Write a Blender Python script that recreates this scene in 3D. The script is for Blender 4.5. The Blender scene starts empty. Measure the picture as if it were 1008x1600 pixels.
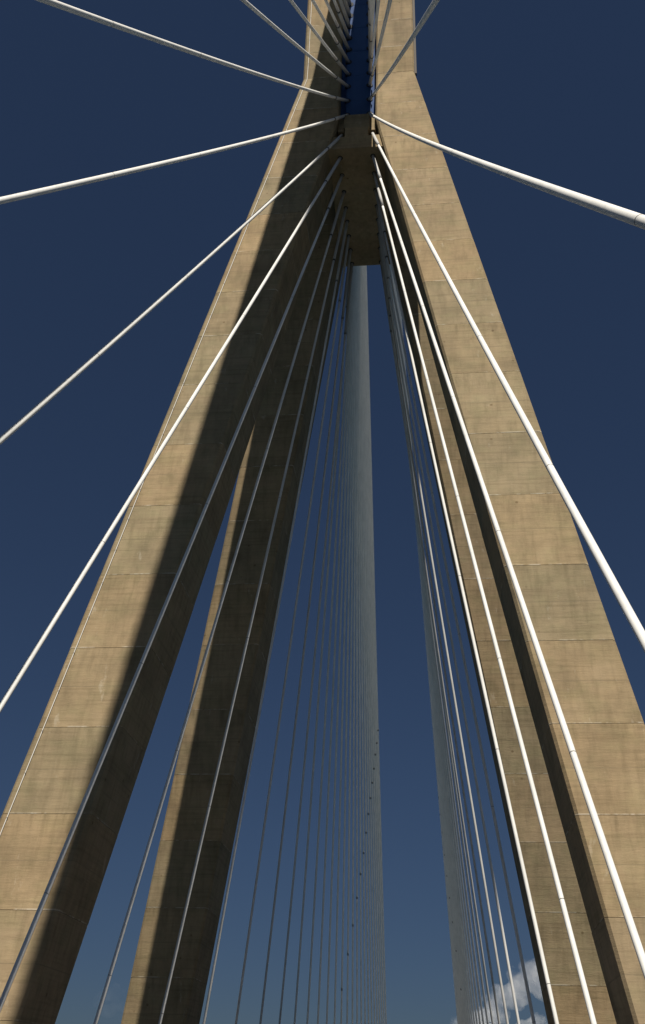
import bpy, bmesh, math, random
from mathutils import Vector, Matrix, noise
random.seed(7)
sc = bpy.context.scene
COL = sc.collection
R = math.radians

# ------------------------------------------------------------------ camera
S = 1.2028            # metres per survey unit
Z0 = 1.305            # deck level lies this far below the lens (survey units)
def W(x, y, z): return Vector((x * S, y * S, (z + Z0) * S))
cam = bpy.data.cameras.new('camera'); cam_o = bpy.data.objects.new('camera', cam); COL.objects.link(cam_o)
cam.sensor_fit = 'VERTICAL'; cam.sensor_height = 24.0; cam.lens = 24.0 * 1577.18 / 1600.0
cam.clip_start = 0.1; cam.clip_end = 60000
right = Vector((0.99410079, 0.10490604, 0.02753787)); up = Vector((0.029176, -0.50319173, 0.86368214))
fwd = Vector((-0.1044623, 0.85778366, 0.50328404))
m = Matrix((right, up, -fwd)).transposed().to_4x4(); m.translation = W(4.5159, -56.162, 0)
cam_o.matrix_world = m
sc.camera = cam_o

# ------------------------------------------------------------------ sky, sun, exposure
SUN_AZ, SUN_EL = 14.5, 62.4      # degrees to the right of straight behind the camera; height
world = bpy.data.worlds.new('World'); sc.world = world; world.use_nodes = True
nt = world.node_tree; bg = nt.nodes['Background']
sky = nt.nodes.new('ShaderNodeTexSky'); sky.sky_type = 'NISHITA'; sky.sun_disc = False
sky.sun_elevation = R(SUN_EL); sky.sun_rotation = R(180 - SUN_AZ)
sky.altitude = 0; sky.air_density = 0.6; sky.dust_density = 0.0; sky.ozone_density = 5.0
# polarised sky: soft shoulder on the brightness of the whole sky, hue kept: 0.67 * sky / (1 + brightness / 3.3)
bw = nt.nodes.new('ShaderNodeRGBToBW')
ad = nt.nodes.new('ShaderNodeMath'); ad.operation = 'MULTIPLY_ADD'; ad.inputs[1].default_value = 1 / 3.3; ad.inputs[2].default_value = 1.0
iv = nt.nodes.new('ShaderNodeMath'); iv.operation = 'DIVIDE'; iv.inputs[0].default_value = 0.67
sl = nt.nodes.new('ShaderNodeVectorMath'); sl.operation = 'SCALE'
nt.links.new(sky.outputs[0], bw.inputs[0]); nt.links.new(bw.outputs[0], ad.inputs[0]); nt.links.new(ad.outputs[0], iv.inputs[1])
nt.links.new(sky.outputs[0], sl.inputs[0]); nt.links.new(iv.outputs[0], sl.inputs['Scale'])
nt.links.new(sl.outputs[0], bg.inputs[0]); bg.inputs[1].default_value = 0.05
sun = bpy.data.lights.new('sun', 'SUN'); sun.energy = 5.0; sun.angle = R(0.53); sun.color = (1.0, 0.93, 0.82)
sun_o = bpy.data.objects.new('sun', sun); COL.objects.link(sun_o)
Ld = Vector((math.sin(R(SUN_AZ)) * math.cos(R(SUN_EL)), -math.cos(R(SUN_AZ)) * math.cos(R(SUN_EL)), math.sin(R(SUN_EL))))
sun_o.rotation_euler = (-Ld).to_track_quat('-Z', 'Y').to_euler(); sun_o.location = (60, -200, 300)
sc.cycles.volume_bounces = 6
sc.view_settings.view_transform = 'Standard'; sc.view_settings.look = 'None'
sc.view_settings.exposure = 0.6; sc.view_settings.gamma = 1.0; sc.view_settings.use_curve_mapping = False

# ------------------------------------------------------------------ materials
def new_mat(name):
    mt = bpy.data.materials.new(name); mt.use_nodes = True
    return mt, mt.node_tree.nodes, mt.node_tree.links, mt.node_tree.nodes['Principled BSDF']
def plain(name, col, rough=0.6, metal=0.0, spec=0.3):
    mt, n, l, b = new_mat(name)
    b.inputs['Base Color'].default_value = (*col, 1); b.inputs['Roughness'].default_value = rough
    b.inputs['Metallic'].default_value = metal; b.inputs['Specular IOR Level'].default_value = spec
    return mt
def mapped(n, l, scale, src):
    mp = n.new('ShaderNodeMapping'); mp.inputs['Scale'].default_value = scale; l.new(src, mp.inputs['Vector']); return mp.outputs[0]
def noise_tex(n, l, vec, scale, detail=4, rough=0.55):
    t = n.new('ShaderNodeTexNoise'); t.inputs['Scale'].default_value = scale; t.inputs['Detail'].default_value = detail
    t.inputs['Roughness'].default_value = rough; l.new(vec, t.inputs['Vector']); return t.outputs[0]
def ramp(n, l, fac, stops):
    r = n.new('ShaderNodeValToRGB'); e = r.color_ramp.elements
    e[0].position, e[0].color = stops[0][0], (*stops[0][1], 1); e[1].position, e[1].color = stops[-1][0], (*stops[-1][1], 1)
    for p, c in stops[1:-1]:
        k = e.new(p); k.color = (*c, 1)
    l.new(fac, r.inputs[0]); return r.outputs[0]
def mix(n, l, fac, a, b, mode='MIX'):
    x = n.new('ShaderNodeMix'); x.data_type = 'RGBA'; x.blend_type = mode
    if isinstance(fac, float): x.inputs[0].default_value = fac
    else: l.new(fac, x.inputs[0])
    for v, k in ((a, 6), (b, 7)):
        if isinstance(v, tuple): x.inputs[k].default_value = (*v, 1)
        else: l.new(v, x.inputs[k])
    return x.outputs[2]
def concrete(name, base, dark, streak=1.0):
    mt, n, l, b = new_mat(name)
    tcn = n.new('ShaderNodeTexCoord'); tc = tcn.outputs['Object']
    oi = n.new('ShaderNodeObjectInfo').outputs['Random']
    def math_(op, a, k, clamp=False):
        x = n.new('ShaderNodeMath'); x.operation = op; x.use_clamp = clamp
        for q, v in enumerate((a, k)):
            if isinstance(v, (int, float)): x.inputs[q].default_value = v
            else: l.new(v, x.inputs[q])
        return x.outputs[0]
    # shift the pattern from one pour to the next
    off = n.new('ShaderNodeVectorMath'); off.operation = 'SCALE'; off.inputs[0].default_value = (137, 253, 91); l.new(oi, off.inputs['Scale'])
    add = n.new('ShaderNodeVectorMath'); l.new(tc, add.inputs[0]); l.new(off.outputs[0], add.inputs[1]); v = add.outputs[0]
    g = lambda x: (x, x, x)
    # broad clouding and smaller mottling
    big = noise_tex(n, l, mapped(n, l, (0.3, 0.3, 0.3), v), 1.0, 6, 0.6)
    c = ramp(n, l, big, [(0.32, dark), (0.52, base), (0.7, (base[0] * 1.12, base[1] * 1.13, base[2] * 1.16))])
    mot = noise_tex(n, l, mapped(n, l, (1.1, 1.1, 0.9), v), 1.0, 8, 0.68)
    c = mix(n, l, 0.45, c, ramp(n, l, mot, [(0.3, (0.7, 0.72, 0.7)), (0.5, g(1)), (0.7, (1.16, 1.14, 1.1))]), 'MULTIPLY')
    olive = noise_tex(n, l, mapped(n, l, (0.45, 0.45, 0.7), v), 1.3, 5, 0.6)
    c = mix(n, l, ramp(n, l, olive, [(0.45, g(0)), (0.65, g(0.5))]), c, mix(n, l, 1.0, c, (0.88, 0.97, 0.9), 'MULTIPLY'))
    # horizontal board marks
    brd = noise_tex(n, l, mapped(n, l, (0.2, 0.2, 5.0), v), 1.0, 4, 0.6)
    c = mix(n, l, 0.45 * streak, c, ramp(n, l, brd, [(0.32, (0.64, 0.63, 0.6)), (0.5, g(1)), (0.7, (1.06, 1.06, 1.05))]), 'MULTIPLY')
    # vertical run marks
    run = noise_tex(n, l, mapped(n, l, (2.2, 2.2, 0.12), v), 1.0, 5, 0.6)
    c = mix(n, l, 0.55 * streak, c, ramp(n, l, run, [(0.32, (0.7, 0.7, 0.68)), (0.5, g(1)), (0.68, (1.1, 1.1, 1.09))]), 'MULTIPLY')
    sep = n.new('ShaderNodeSeparateXYZ'); l.new(tcn.outputs['Generated'], sep.inputs[0]); gz = sep.outputs['Z']
    sob = n.new('ShaderNodeSeparateXYZ'); l.new(tc, sob.inputs[0]); oz = sob.outputs['Z']
    # damp dirt running down from the joint above
    topz = ramp(n, l, gz, [(0.45, g(0)), (0.98, g(1))])
    drip = ramp(n, l, noise_tex(n, l, mapped(n, l, (3.2, 3.2, 0.1), v), 1.0, 5, 0.62), [(0.5, g(0)), (0.72, g(0.55))])
    c = mix(n, l, math_('MULTIPLY', topz, drip, True), c, mix(n, l, 1.0, c, (0.62, 0.62, 0.6), 'MULTIPLY'))
    # lime along the lower joint, broken up
    lj = ramp(n, l, oz, [(0.02, g(1)), (0.1, g(0))])
    brk = ramp(n, l, noise_tex(n, l, mapped(n, l, (0.9, 0.9, 0.9), v), 1.0, 6, 0.7), [(0.47, g(0)), (0.6, g(0.7))])
    c = mix(n, l, math_('MULTIPLY', lj, brk, True), c, (0.55, 0.5, 0.42))
    # faint mid-height shutter line
    ml = n.new('ShaderNodeMath'); ml.operation = 'COMPARE'; l.new(gz, ml.inputs[0]); ml.inputs[1].default_value = 0.5; ml.inputs[2].default_value = 0.006
    c = mix(n, l, math_('MULTIPLY', ml.outputs[0], math_('MULTIPLY', mot, 0.6)), c, (0.12, 0.1, 0.07))
    # lime bloom in patches and rusty specks
    eff = noise_tex(n, l, mapped(n, l, (1.3, 1.3, 0.45), v), 1.0, 7, 0.68)
    c = mix(n, l, ramp(n, l, eff, [(0.63, g(0)), (0.78, g(0.45))]), c, (0.55, 0.5, 0.42))
    vo = n.new('ShaderNodeTexVoronoi'); vo.inputs['Scale'].default_value = 0.6; l.new(v, vo.inputs['Vector'])
    c = mix(n, l, 0.6, c, ramp(n, l, vo.outputs['Distance'], [(0.035, (0.35, 0.27, 0.2)), (0.075, g(1))]), 'MULTIPLY')
    # one pour lighter, warmer or greyer than the next
    tint = ramp(n, l, oi, [(0.0, (0.88, 0.92, 0.92)), (0.3, (1.03, 0.99, 0.93)), (0.6, (0.93, 0.97, 0.96)), (0.8, (1.08, 1.03, 0.95)), (1.0, (0.98, 0.98, 0.98))])
    c = mix(n, l, 1.0, c, tint, 'MULTIPLY')
    l.new(c, b.inputs['Base Color']); b.inputs['Roughness'].default_value = 0.9; b.inputs['Specular IOR Level'].default_value = 0.15
    fine = noise_tex(n, l, mapped(n, l, (1.2, 1.2, 6.0), v), 1.6, 7, 0.68)
    bp = n.new('ShaderNodeBump'); bp.inputs['Strength'].default_value = 0.5; bp.inputs['Distance'].default_value = 0.03
    l.new(fine, bp.inputs['Height']); l.new(bp.outputs[0], b.inputs['Normal'])
    return mt
M_CONC = concrete('board_marked_concrete', (0.268, 0.204, 0.126), (0.205, 0.157, 0.098))
M_CORE = plain('joint_concrete', (0.16, 0.13, 0.09), 0.95, 0, 0.1)
def white_pipe():
    mt, n, l, b = new_mat('white_cable_sheath')
    tc = n.new('ShaderNodeTexCoord').outputs['Object']
    f = noise_tex(n, l, mapped(n, l, (0.6, 0.6, 0.6), tc), 1.0, 4)
    c = ramp(n, l, f, [(0.3, (0.57, 0.57, 0.55)), (0.6, (0.66, 0.655, 0.63))])
    gr = noise_tex(n, l, mapped(n, l, (9, 9, 1.2), tc), 1.0, 5, 0.65)
    c = mix(n, l, 0.5, c, ramp(n, l, gr, [(0.3, (0.78, 0.77, 0.74)), (0.5, (1, 1, 1))]), 'MULTIPLY')
    l.new(c, b.inputs['Base Color'])
    b.inputs['Roughness'].default_value = 0.65; b.inputs['Specular IOR Level'].default_value = 0.15
    return mt
M_PIPE = white_pipe()
M_SLEEVE = plain('guide_tube_shade_grey', (0.4, 0.395, 0.38), 0.6, 0, 0.2)  # darker than the cable white: shade on the sleeves put into their colour
M_BAND = plain('cable_joint_band', (0.16, 0.16, 0.155), 0.6)
M_COLLAR = plain('sleeve_collar_rubber', (0.06, 0.06, 0.06), 0.7)
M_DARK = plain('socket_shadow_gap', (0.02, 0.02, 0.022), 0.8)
M_GALV = plain('galvanised_steel', (0.6, 0.58, 0.53), 0.6, 0.0)
M_RUST = plain('weathered_fixing', (0.09, 0.075, 0.06), 0.8)
def blue_steel():
    mt, n, l, b = new_mat('blue_painted_steel')
    tc = n.new('ShaderNodeTexCoord').outputs['Object']
    f = noise_tex(n, l, mapped(n, l, (0.8, 0.8, 0.3), tc), 1.0, 4)
    l.new(ramp(n, l, f, [(0.3, (0.03, 0.068, 0.18)), (0.7, (0.04, 0.085, 0.215))]), b.inputs['Base Color'])
    b.inputs['Roughness'].default_value = 0.7; b.inputs['Specular IOR Level'].default_value = 0.08
    return mt
M_BLUE = blue_steel()

# ------------------------------------------------------------------ helpers
def tag(o, label=None, cat=None, group=None, kind=None):
    for k, v in (('label', label), ('category', cat), ('group', group), ('kind', kind)):
        if v: o[k] = v
    return o
def link(name, me, parent=None, mat=None):
    o = bpy.data.objects.new(name, me); COL.objects.link(o)
    if mat and not me.materials: me.materials.append(mat)
    if parent: o.parent = parent
    return o
def empty(name, loc=(0, 0, 0)):
    o = bpy.data.objects.new(name, None); COL.objects.link(o); o.location = loc; o.empty_display_size = 1; return o
def mesh_from(name, v, f, smooth=False):
    me = bpy.data.meshes.new(name); me.from_pydata(v, [], f); me.update()
    bm = bmesh.new(); bm.from_mesh(me); bmesh.ops.recalc_face_normals(bm, faces=bm.faces); bm.to_mesh(me); bm.free()
    if smooth:
        for p in me.polygons: p.use_smooth = True
    return me
def loft(name, rings):
    k = len(rings[0]); v = [p for r in rings for p in r]; f = []
    for i in range(len(rings) - 1):
        for j in range(k):
            a, b = i * k + j, i * k + (j + 1) % k
            f.append((a, b, b + k, a + k))
    f.append(tuple(range(k))); f.append(tuple(range((len(rings) - 1) * k, len(rings) * k)))
    return mesh_from(name, v, f)
def lift(parent, rings, z):
    o = Vector((0, 0, (z + Z0) * S))
    ob = link('concrete_lift', loft('concrete_lift', [[p - o for p in r] for r in rings]), parent, M_CONC); ob.location = o
def add_box(bm, a, b):
    x0, y0, z0 = a; x1, y1, z1 = b
    vs = [bm.verts.new(p) for p in ((x0,y0,z0),(x1,y0,z0),(x1,y1,z0),(x0,y1,z0),(x0,y0,z1),(x1,y0,z1),(x1,y1,z1),(x0,y1,z1))]
    for q in ((0,3,2,1),(4,5,6,7),(0,1,5,4),(1,2,6,5),(2,3,7,6),(3,0,4,7)): bm.faces.new([vs[i] for i in q])
def boxes(name, lst):
    bm = bmesh.new()
    for a, b in lst: add_box(bm, a, b)
    me = bpy.data.meshes.new(name); bm.to_mesh(me); bm.free(); return me
def tube(name, pts, rad, sides=12, cap=True, smooth=True):
    v, f = [], []
    for i, p in enumerate(pts):
        t = (pts[min(i + 1, len(pts) - 1)] - pts[max(i - 1, 0)]).normalized()
        s = t.cross(Vector((0, 0, 1))); s = s.normalized() if s.length > 1e-4 else Vector((1, 0, 0)); u = s.cross(t)
        r = rad[i] if isinstance(rad, list) else rad
        for j in range(sides):
            a = 2 * math.pi * j / sides; v.append(p + s * (r * math.cos(a)) + u * (r * math.sin(a)))
    for i in range(len(pts) - 1):
        for j in range(sides):
            a, b = i * sides + j, i * sides + (j + 1) % sides
            f.append((a, b, b + sides, a + sides))
    if cap: f.append(tuple(range(sides))); f.append(tuple(range((len(pts) - 1) * sides, len(pts) * sides)))
    me = mesh_from(name, v, f)
    if smooth:
        for p in me.polygons: p.use_smooth = len(p.vertices) == 4
    return me

# ------------------------------------------------------------------ ground: sea, deck, road
def sea():
    mt, n, l, b = new_mat('sea_water')
    b.inputs['Base Color'].default_value = (0.01, 0.035, 0.06, 1); b.inputs['Roughness'].default_value = 0.15
    tc = n.new('ShaderNodeTexCoord').outputs['Object']
    f = noise_tex(n, l, tc, 0.12, 6); bp = n.new('ShaderNodeBump'); bp.inputs['Strength'].default_value = 0.4
    l.new(f, bp.inputs['Height']); l.new(bp.outputs[0], b.inputs['Normal'])
    r = 25000
    o = link('sea', mesh_from('sea', [(-r, -r, -50), (r, -r, -50), (r, r, -50), (-r, r, -50)], [(0, 1, 2, 3)]), None, mt); tag(o, kind='structure')
sea()
def asphalt():
    mt, n, l, b = new_mat('road_asphalt')
    tc = n.new('ShaderNodeTexCoord').outputs['Object']
    l.new(ramp(n, l, noise_tex(n, l, tc, 6, 6), [(0.3, (0.035, 0.035, 0.036)), (0.7, (0.065, 0.064, 0.062))]), b.inputs['Base Color']); b.inputs['Roughness'].default_value = 0.9
    return mt
o = link('bridge_deck', boxes('bridge_deck', [((-13.6, -420, -2.8), (13.6, 420, -0.02))]), None, plain('deck_concrete', (0.12, 0.115, 0.11), 0.9)); tag(o, kind='structure')
o = link('road', mesh_from('road', [(-10.2, -420, -.012), (10.2, -420, -.012), (10.2, 420, -.012), (-10.2, 420, -.012)], [(0, 1, 2, 3)]), None, asphalt()); tag(o, kind='structure')
bm = bmesh.new()
def strip(x0, x1, y0, y1, z=-.006):
    bm.faces.new([bm.verts.new(p) for p in ((x0, y0, z), (x1, y0, z), (x1, y1, z), (x0, y1, z))])
for x in (-9.2, -0.6, 0.5, 9.1): strip(x, x + .14, -419, 419)
for k in range(-40, 40):
    for x in (-5.0, 4.86): strip(x, x + .14, k * 10, k * 10 + 4)
me = bpy.data.meshes.new('road_markings'); bm.to_mesh(me); bm.free()
tag(link('road_markings', me, None, plain('road_paint', (0.7, 0.7, 0.68), 0.7)), kind='structure')
o = link('kerb', boxes('kerb', [((-10.5, -420, -.02), (-10.2, 420, .12)), ((10.2, -420, -.02), (10.5, 420, .12))]), None, bpy.data.materials['deck_concrete']); tag(o, kind='structure')

# ------------------------------------------------------------------ the pylon
ZK, HW, HD, XI = 70.16, 2.0, 2.055, 1.41       # kink height, half leg width, half leg depth, inner wall face
def centre(z):
    t = 1 - z / ZK
    return 2.408 + 11.262 * t, 2.6855 + 10.96 * t
pylon = empty('bridge_pylon', (0, 0, 0))
tag(pylon, 'tall beige concrete bridge pylon with four splayed legs joining below a blue steel core', 'bridge pylon')
JOINTS = [-8.5, -5.4, -1.8, 2.25, 6.25, 10.2, 14.2, 18.3, 22.5, 26.9, 31.2, 35.9, 40.1, 44.2, 48.3, 52.3, 56.6, 61.0, 65.6, ZK]
def section(x0, x1, y0, y1, z, c, e=0.0):
    x0 -= e; x1 += e; y0 -= e; y1 += e
    return [W(x0 + c, y0, z), W(x1 - c, y0, z), W(x1, y0 + c, z), W(x1, y1 - c, z), W(x1 - c, y1, z), W(x0 + c, y1, z), W(x0, y1 - c, z), W(x0, y0 + c, z)]
def leg_section(sx, sy, z, c=0.13, e=0.0):
    cx, cy = centre(z)
    xa, xb = max(cx - HW, XI), cx + HW
    ya, yb = cy - HD, cy + HD
    x0, x1 = (xa, xb) if sx > 0 else (-xb, -xa); y0, y1 = (ya, yb) if sy > 0 else (-yb, -ya)
    return section(x0, x1, y0, y1, z, c, e)
ZIN = ZK * (1 - (XI + HW - 2.408) / 11.262)     # height where the inner faces turn vertical
G = 0.011
for sy in (-1, 1):
    for sx in (-1, 1):
        zs = [JOINTS[0], ZIN, ZK]
        leg = link('leg', loft('leg', [leg_section(sx, sy, z, 0.13, -0.02) for z in zs]), pylon, M_CORE)
        for a, b in zip(JOINTS[:-1], JOINTS[1:]):
            e = random.uniform(-0.008, 0.004)
            zz = [a + G] + ([ZIN] if a < ZIN < b else []) + [b - (G if b < ZK else 0.0)]
            lift(leg, [leg_section(sx, sy, z, 0.13, e) for z in zz], a)
HEAD = [ZK + 0.02, 73.4, 76.9, 80.6, 84.4, 88.2, 92.0, 95.6]
HX1, HY = 2.408 + HW, 2.6855 + HD
for sx in (-1, 1):
    xx = (XI, HX1) if sx > 0 else (-HX1, -XI)
    wall = link('head_wall', loft('head_wall', [section(xx[0], xx[1], -HY, HY, z, 0.13, -0.02) for z in (HEAD[0], HEAD[-1] - .1)]), pylon, M_CORE)
    for a, b in zip(HEAD[:-1], HEAD[1:]):
        e = random.uniform(-0.008, 0.004)
        lift(wall, [section(xx[0], xx[1], -HY, HY, z, 0.13, e) for z in (a + G, b - G)], a)
# block between the legs: flat soffit, a plinth for the steel core and notches for one pair of cables
SOF = 60.17
def inner(z): return max(centre(z)[0] - HW, XI) + 0.04
def front(z): return centre(z)[1] + HD - 0.27
def band(name, z0, z1, x0f, x1f, inset=0.0, parent=pylon):
    rings = []
    for z in (z0, z1):
        y = front(z) - inset
        rings.append([W(x0f(z), -y, z), W(x1f(z), -y, z), W(x1f(z), y, z), W(x0f(z), y, z)])
    return link(name, loft(name, rings), parent, M_CONC)
ZN0, ZN1, ZTOP = 61.75, 62.95, 64.75
beam = band('cross_beam', SOF, ZN0, lambda z: -inner(z), inner)
band('beam_pillar', ZN0 - .004, ZN1 + .004, lambda z: -0.86, lambda z: 0.86, 0.004, beam)
band('notch_back', ZN0 - .006, ZN1 + .006, lambda z: -inner(z), inner, 1.0, beam)
band('core_plinth', ZN1, ZTOP, lambda z: -0.97, lambda z: 0.97, 0.002, beam)
# steel core
CY = 4.2
core = link('steel_core', boxes('steel_core', [((-.93 * S, -(CY - .05) * S, (ZTOP + .002 + Z0) * S), (.93 * S, (CY - .05) * S, (94.6 + Z0) * S))]), pylon, M_BLUE)
z = ZTOP
while z < 94.4:
    z1 = min(z + 3.06, 94.6)
    link('steel_plate', boxes('steel_plate', [((-.96 * S, -CY * S, (z + .012 + Z0) * S), (.96 * S, CY * S, (z1 - .012 + Z0) * S))]), core, M_BLUE)
    z = z1
for sx in (-1, 1):
    x0, x1 = sorted((sx * .9 * S, sx * (XI + .02) * S)); yb = (CY - .28) * S
    link('flank_panel', boxes('flank_panel', [((x0, -yb, (ZTOP + Z0) * S), (x1, yb, (94.4 + Z0) * S))]), core, M_BLUE)
    band('plinth_flank', ZN1 + .006, ZTOP - .01, (lambda z: .9) if sx > 0 else (lambda z: -XI - .03), (lambda z: XI + .03) if sx > 0 else (lambda z: -.9), 0.32, beam)
# rails and conductor
def rail():
    x = (HX1 + 0.02) * S
    pts = [((x, -(HY - .14) * S, (ZK - .1 + Z0) * S), (x + .2, -(HY - .4) * S, (95.0 + Z0) * S))]
    link('cable_tray', boxes('cable_tray', pts), pylon, M_RUST)
rail()
def on_left_front(u, z, off):
    """point on the near left leg's front face, u survey units in from its outer edge"""
    cx, cy = centre(min(z, ZK))
    return W(-(cx + HW) + u, -(cy + HD) - off, z)
pts = [on_left_front(.36, z, .035) for z in [x * 2.0 for x in range(-3, 48)] if z < 95]
wire = link('lightning_conductor', tube('lightning_conductor', pts, 0.028, 6), pylon, M_GALV)
clip_me = None
bmv, bmf = [], []
zc = -4.0
while zc < 94:
    p = on_left_front(.36, zc, .03); k = len(bmv); d = .03
    for dz in (-d, d):
        for dx, dy in ((-.04, .05), (.04, .05), (.04, -.03), (-.04, -.03)): bmv.append((p.x + dx, p.y + dy, p.z + dz))
    bmf += [(k, k+1, k+2, k+3), (k+7, k+6, k+5, k+4), (k, k+4, k+5, k+1), (k+1, k+5, k+6, k+2), (k+2, k+6, k+7, k+3), (k+3, k+7, k+4, k)]
    zc += 2.0 if zc < 36 else 3.0
tag(link('conductor_clips', mesh_from('conductor_clips', bmv, bmf), wire, M_RUST), kind='stuff')
# pier cap the legs stand on
pier = link('pier_cap', loft('pier_cap', [[(-21.6, -21.6, -16), (21.6, -21.6, -16), (21.6, 21.6, -16), (-21.6, 21.6, -16)], [(-21.6, -21.6, -8.7), (21.6, -21.6, -8.7), (21.6, 21.6, -8.7), (-21.6, 21.6, -8.7)]]), pylon, M_CONC)
link('pier_shaft', loft('pier_shaft', [[(13 * math.cos(a), 13 * math.sin(a), z) for a in [2 * math.pi * k / 8 for k in range(8)]] for z in (-50, -16.005)]), pylon, M_CONC)

# ------------------------------------------------------------------ stay cables
XD, Y0, DY, KS = 9.152, 5.0038, 9.9764, 1.93e-4
STEEL_Z = [64.2, 66.3, 67.95, 69.65, 71.15, 72.68, 74.25, 75.73, 77.26, 78.75]
def anchor(s, side, n):
    """side -1 = towards the camera, +1 = away"""
    if n < 4: return (s * 1.17, (-(.35 + 1.57 * n) if side < 0 else 1.01 + 1.52 * n), SOF + .3)
    z = STEEL_Z[n - 4] if n - 4 < len(STEEL_Z) else STEEL_Z[-1] + 1.53 * (n - 13)
    if n == 4: return (s * 1.0, side * 4.2, z)
    return (s * .84, side * (CY - .1), z)
def cable_points(s, side, n, k=40):
    a = Vector(anchor(s, side, n)); b = Vector((s * XD, side * (Y0 + DY * n), -1.3))
    L = (b - a).xy.length; sag = min(KS * L * L, 0.016 * L)
    return [a.lerp(b, t) - Vector((0, 0, 4 * sag * t * (1 - t))) for t in [i / k for i in range(k + 1)]]
def along(pts, d):
    for i in range(len(pts) - 1):
        s = (pts[i + 1] - pts[i]).length
        if d <= s: return pts[i].lerp(pts[i + 1], d / s)
        d -= s
    return pts[-1].copy()
def span(pts, d0, d1, k): return [along(pts, d0 + (d1 - d0) * i / k) for i in range(k + 1)]
ORD = ['first', 'second', 'third', 'fourth', 'fifth', 'sixth', 'seventh', 'eighth', 'ninth', 'tenth', 'eleventh', 'twelfth', 'thirteenth', 'fourteenth', 'fifteenth']
NL = ['dim grey stay cable running down across the shaded face of the far left leg',
      'bluish grey stay cable crossing the sky gap between the two left legs',
      'blue grey shaded stay cable crossing the foot of the near left leg at lower left',
      'white stay cable that leaves over the outer edge of the left leg halfway down',
      'sunlit white stay cable slanting to the left edge below the beam notch',
      'white stay cable sloping gently down to the upper left edge from beside the plinth',
      'lowest grey stay cable rising leftward from the blue steel core to the upper left corner',
      'grey stay cable reaching the top edge left of the pylon, left of its neighbours']
NR = ['shaded grey stay cable in the sky gap just left of the far right leg',
      'thin white stay cable along the dark inner edge of the far right leg',
      'white stay cable running down over the brown face of the far right leg',
      'bright white stay cable beside the dark inner side of the near right leg',
      'bright white stay cable from the right beam notch across the right leg outer edge',
      'thick white stay cable sloping down to the upper right edge beside the right wall',
      'dark stay cable rising rightward across the top of the right wall',
      'dark narrow stay cable rising steeply beside the slit on the right of the core']
def label(s, side, n):
    w = 'left' if s < 0 else 'right'
    if side < 0:
        if n < 8: return (NL if s < 0 else NR)[n], None
        if n < 14: return f'{ORD[n - 6]} stay cable up the {w} row on the blue steel core', None
        return f'pale stay cable high on the {w} of the steel core above the picture', f'overhead cables on the {w}'
    e = 'left' if s < 0 else 'right'
    if n == 0: return f'grey stay cable at the {e} outer edge of the {w} far fan', None
    if n < 15: return f'{ORD[n]} thin stay cable inward from the outer edge of the {w} far fan', None
    return f'thin grey stay cable packed among its neighbours inside the {w} far fan', f'packed cables of the {w} far fan'
CLAMP_Y = {-1: [1140, 1160, 1178, 1200, 1222, 1246, 1271, 1300, 1332, 1365, 1402, 1445, 1490, 1545], 1: [1245, 1272, 1300, 1335, 1368, 1402, 1440, 1485, 1545]}
F = 1577.18
def img_y(p):
    d = (W(*p) - m.translation); return 800 - F * d.dot(up) / d.dot(fwd)
def make_cable(s, side, n):
    pts = cable_points(s, side, n)
    base = W(*pts[-1])
    root = empty('stay_cable', base)
    lb, grp = label(s, side, n); tag(root, lb, 'stay cable', 'stay cables fanning from the pylon head' if not grp else grp)
    rad = 0.092 + 0.0038 * n
    P = [W(*p) - base for p in pts]
    total = sum((P[i + 1] - P[i]).length for i in range(len(P) - 1))
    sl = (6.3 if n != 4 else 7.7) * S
    sides = 16 if side < 0 and n < 9 else 8
    link('sheath', tube('sheath', span(P, sl - .3, total, 44), rad, sides), root, M_PIPE)
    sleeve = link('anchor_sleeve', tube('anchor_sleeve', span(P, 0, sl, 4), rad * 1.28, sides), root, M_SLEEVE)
    d = (along(P, sl + .1) - along(P, sl)).normalized(); q = along(P, sl)
    link('collar', tube('collar', [q - d * .1, q + d * .07], rad * 1.42, sides), sleeve, M_COLLAR if side < 0 else M_BAND)
    near = side < 0 and n <= 6
    if near:
        k = 0
        while True:
            dd = sl + (2.1 + (0.37 * n) % 3.3 + 9.88 * k) * S; k += 1
            if dd > total - 2: break
            q = along(P, dd); t = (along(P, dd + .1) - q).normalized()
            link('joint_band', tube('joint_band', [q, q + t * .03], rad * 1.03, sides), root, M_BAND)
    if side > 0 and 22 - n < len(CLAMP_Y[s]):
        y = CLAMP_Y[s][22 - n]
        for i in range(len(pts) - 1):
            if img_y(pts[i]) <= y <= img_y(pts[i + 1]):
                q = P[i].lerp(P[i + 1], (y - img_y(pts[i])) / (img_y(pts[i + 1]) - img_y(pts[i]))); t = (P[i + 1] - P[i]).normalized()
                link('damper_clamp', tube('damper_clamp', [q - t * .25, q + t * .25], rad * 1.15, 8), root, M_BAND)
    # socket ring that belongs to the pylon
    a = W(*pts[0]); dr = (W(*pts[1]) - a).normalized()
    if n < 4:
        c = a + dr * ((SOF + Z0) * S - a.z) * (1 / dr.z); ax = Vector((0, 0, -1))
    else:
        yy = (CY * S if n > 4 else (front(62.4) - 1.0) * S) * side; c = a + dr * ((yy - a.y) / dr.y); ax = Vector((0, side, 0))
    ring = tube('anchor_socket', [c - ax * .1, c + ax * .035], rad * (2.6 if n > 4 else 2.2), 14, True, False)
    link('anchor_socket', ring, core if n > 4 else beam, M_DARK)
for s in (-1, 1):
    for side in (-1, 1):
        for n in range(23): make_cable(s, side, n)

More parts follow.
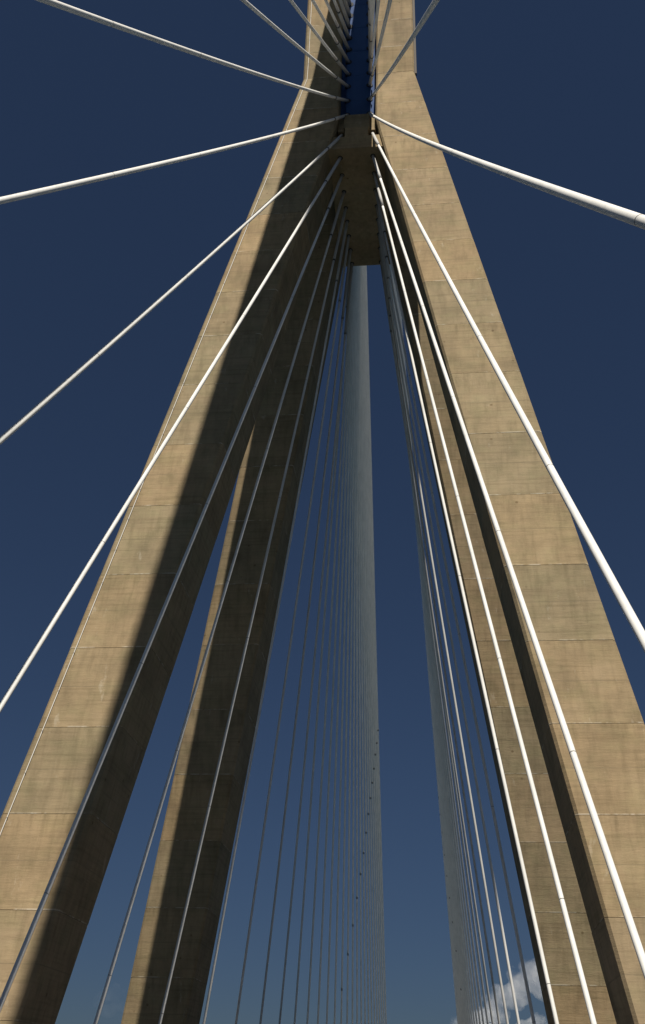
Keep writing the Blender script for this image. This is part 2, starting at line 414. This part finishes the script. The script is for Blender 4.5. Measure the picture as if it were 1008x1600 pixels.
# ------------------------------------------------------------------ clouds low over the horizon
def cloud_mat(name, dens, anis=0.3, soft=(0.4, 0.68)):
    mt = bpy.data.materials.new(name); mt.use_nodes = True; n, l = mt.node_tree.nodes, mt.node_tree.links
    n.remove(n['Principled BSDF']); v = n.new('ShaderNodeVolumePrincipled')
    v.inputs['Color'].default_value = (0.97, 0.97, 0.97, 1); v.inputs['Anisotropy'].default_value = anis
    tc = n.new('ShaderNodeTexCoord').outputs['Object']
    f = noise_tex(n, l, tc, 0.011, 6, 0.6)
    mr = n.new('ShaderNodeMapRange'); mr.inputs[1].default_value, mr.inputs[2].default_value = soft; mr.inputs[4].default_value = dens
    l.new(f, mr.inputs[0]); l.new(mr.outputs[0], v.inputs['Density']); l.new(v.outputs[0], n['Material Output'].inputs['Volume'])
    return mt
def sky_dir(x, y): return (fwd + right * ((x - 504) / F) - up * ((y - 800) / F)).normalized()
def cloud(label, puffs, dist, mat):
    mb = bpy.data.metaballs.new('cloud_metaball'); mb.resolution = 16; mb.threshold = 0.25
    mo = bpy.data.objects.new('cloud_metaball', mb); COL.objects.link(mo)
    c0 = m.translation + sky_dir(puffs[0][0], puffs[0][1]) * dist
    for i, (x, y, r) in enumerate(puffs):
        for k in range(5):
            el = mb.elements.new(); rr = r * dist / F
            p = m.translation + sky_dir(x, y) * (dist + random.uniform(-60, 60)) - c0
            if k: p += Vector((random.gauss(0, 1), random.gauss(0, 1), random.gauss(0, .8))) * rr * .55
            el.co = p; el.radius = rr * (1.25 if k == 0 else random.uniform(.5, .85))
    bpy.context.view_layer.update()
    dg = bpy.context.evaluated_depsgraph_get()
    me = bpy.data.meshes.new_from_object(mo.evaluated_get(dg)); me.name = 'cloud'
    bpy.data.objects.remove(mo); bpy.data.metaballs.remove(mb)
    bm = bmesh.new(); bm.from_mesh(me); bm.normal_update()
    for v in bm.verts:
        d = noise.fractal(v.co * .02, 1.0, 2.0, 4); v.co += v.normal * (d * 14)
    bm.to_mesh(me); bm.free()
    me.materials.clear()
    o = link('cloud', me, None, mat); o.location = c0; tag(o, label, 'cloud')
cloud('broken white cumulus cloud low in the sky beside the far right leg',
      [(832, 1526, 21), (812, 1542, 17), (794, 1560, 19), (770, 1556, 14), (776, 1582, 20), (748, 1592, 16), (718, 1602, 13), (840, 1598, 15), (816, 1606, 13), (862, 1530, 24), (885, 1560, 30), (756, 1616, 18)], 4200, cloud_mat('cumulus_vapour', 0.016))
cloud('faint wisp of cloud low in the gap between the two left legs', [(176, 1548, 15), (158, 1562, 13), (196, 1566, 14), (170, 1580, 12)], 4600, cloud_mat('thin_vapour', 0.0016, soft=(0.46, 0.8)))
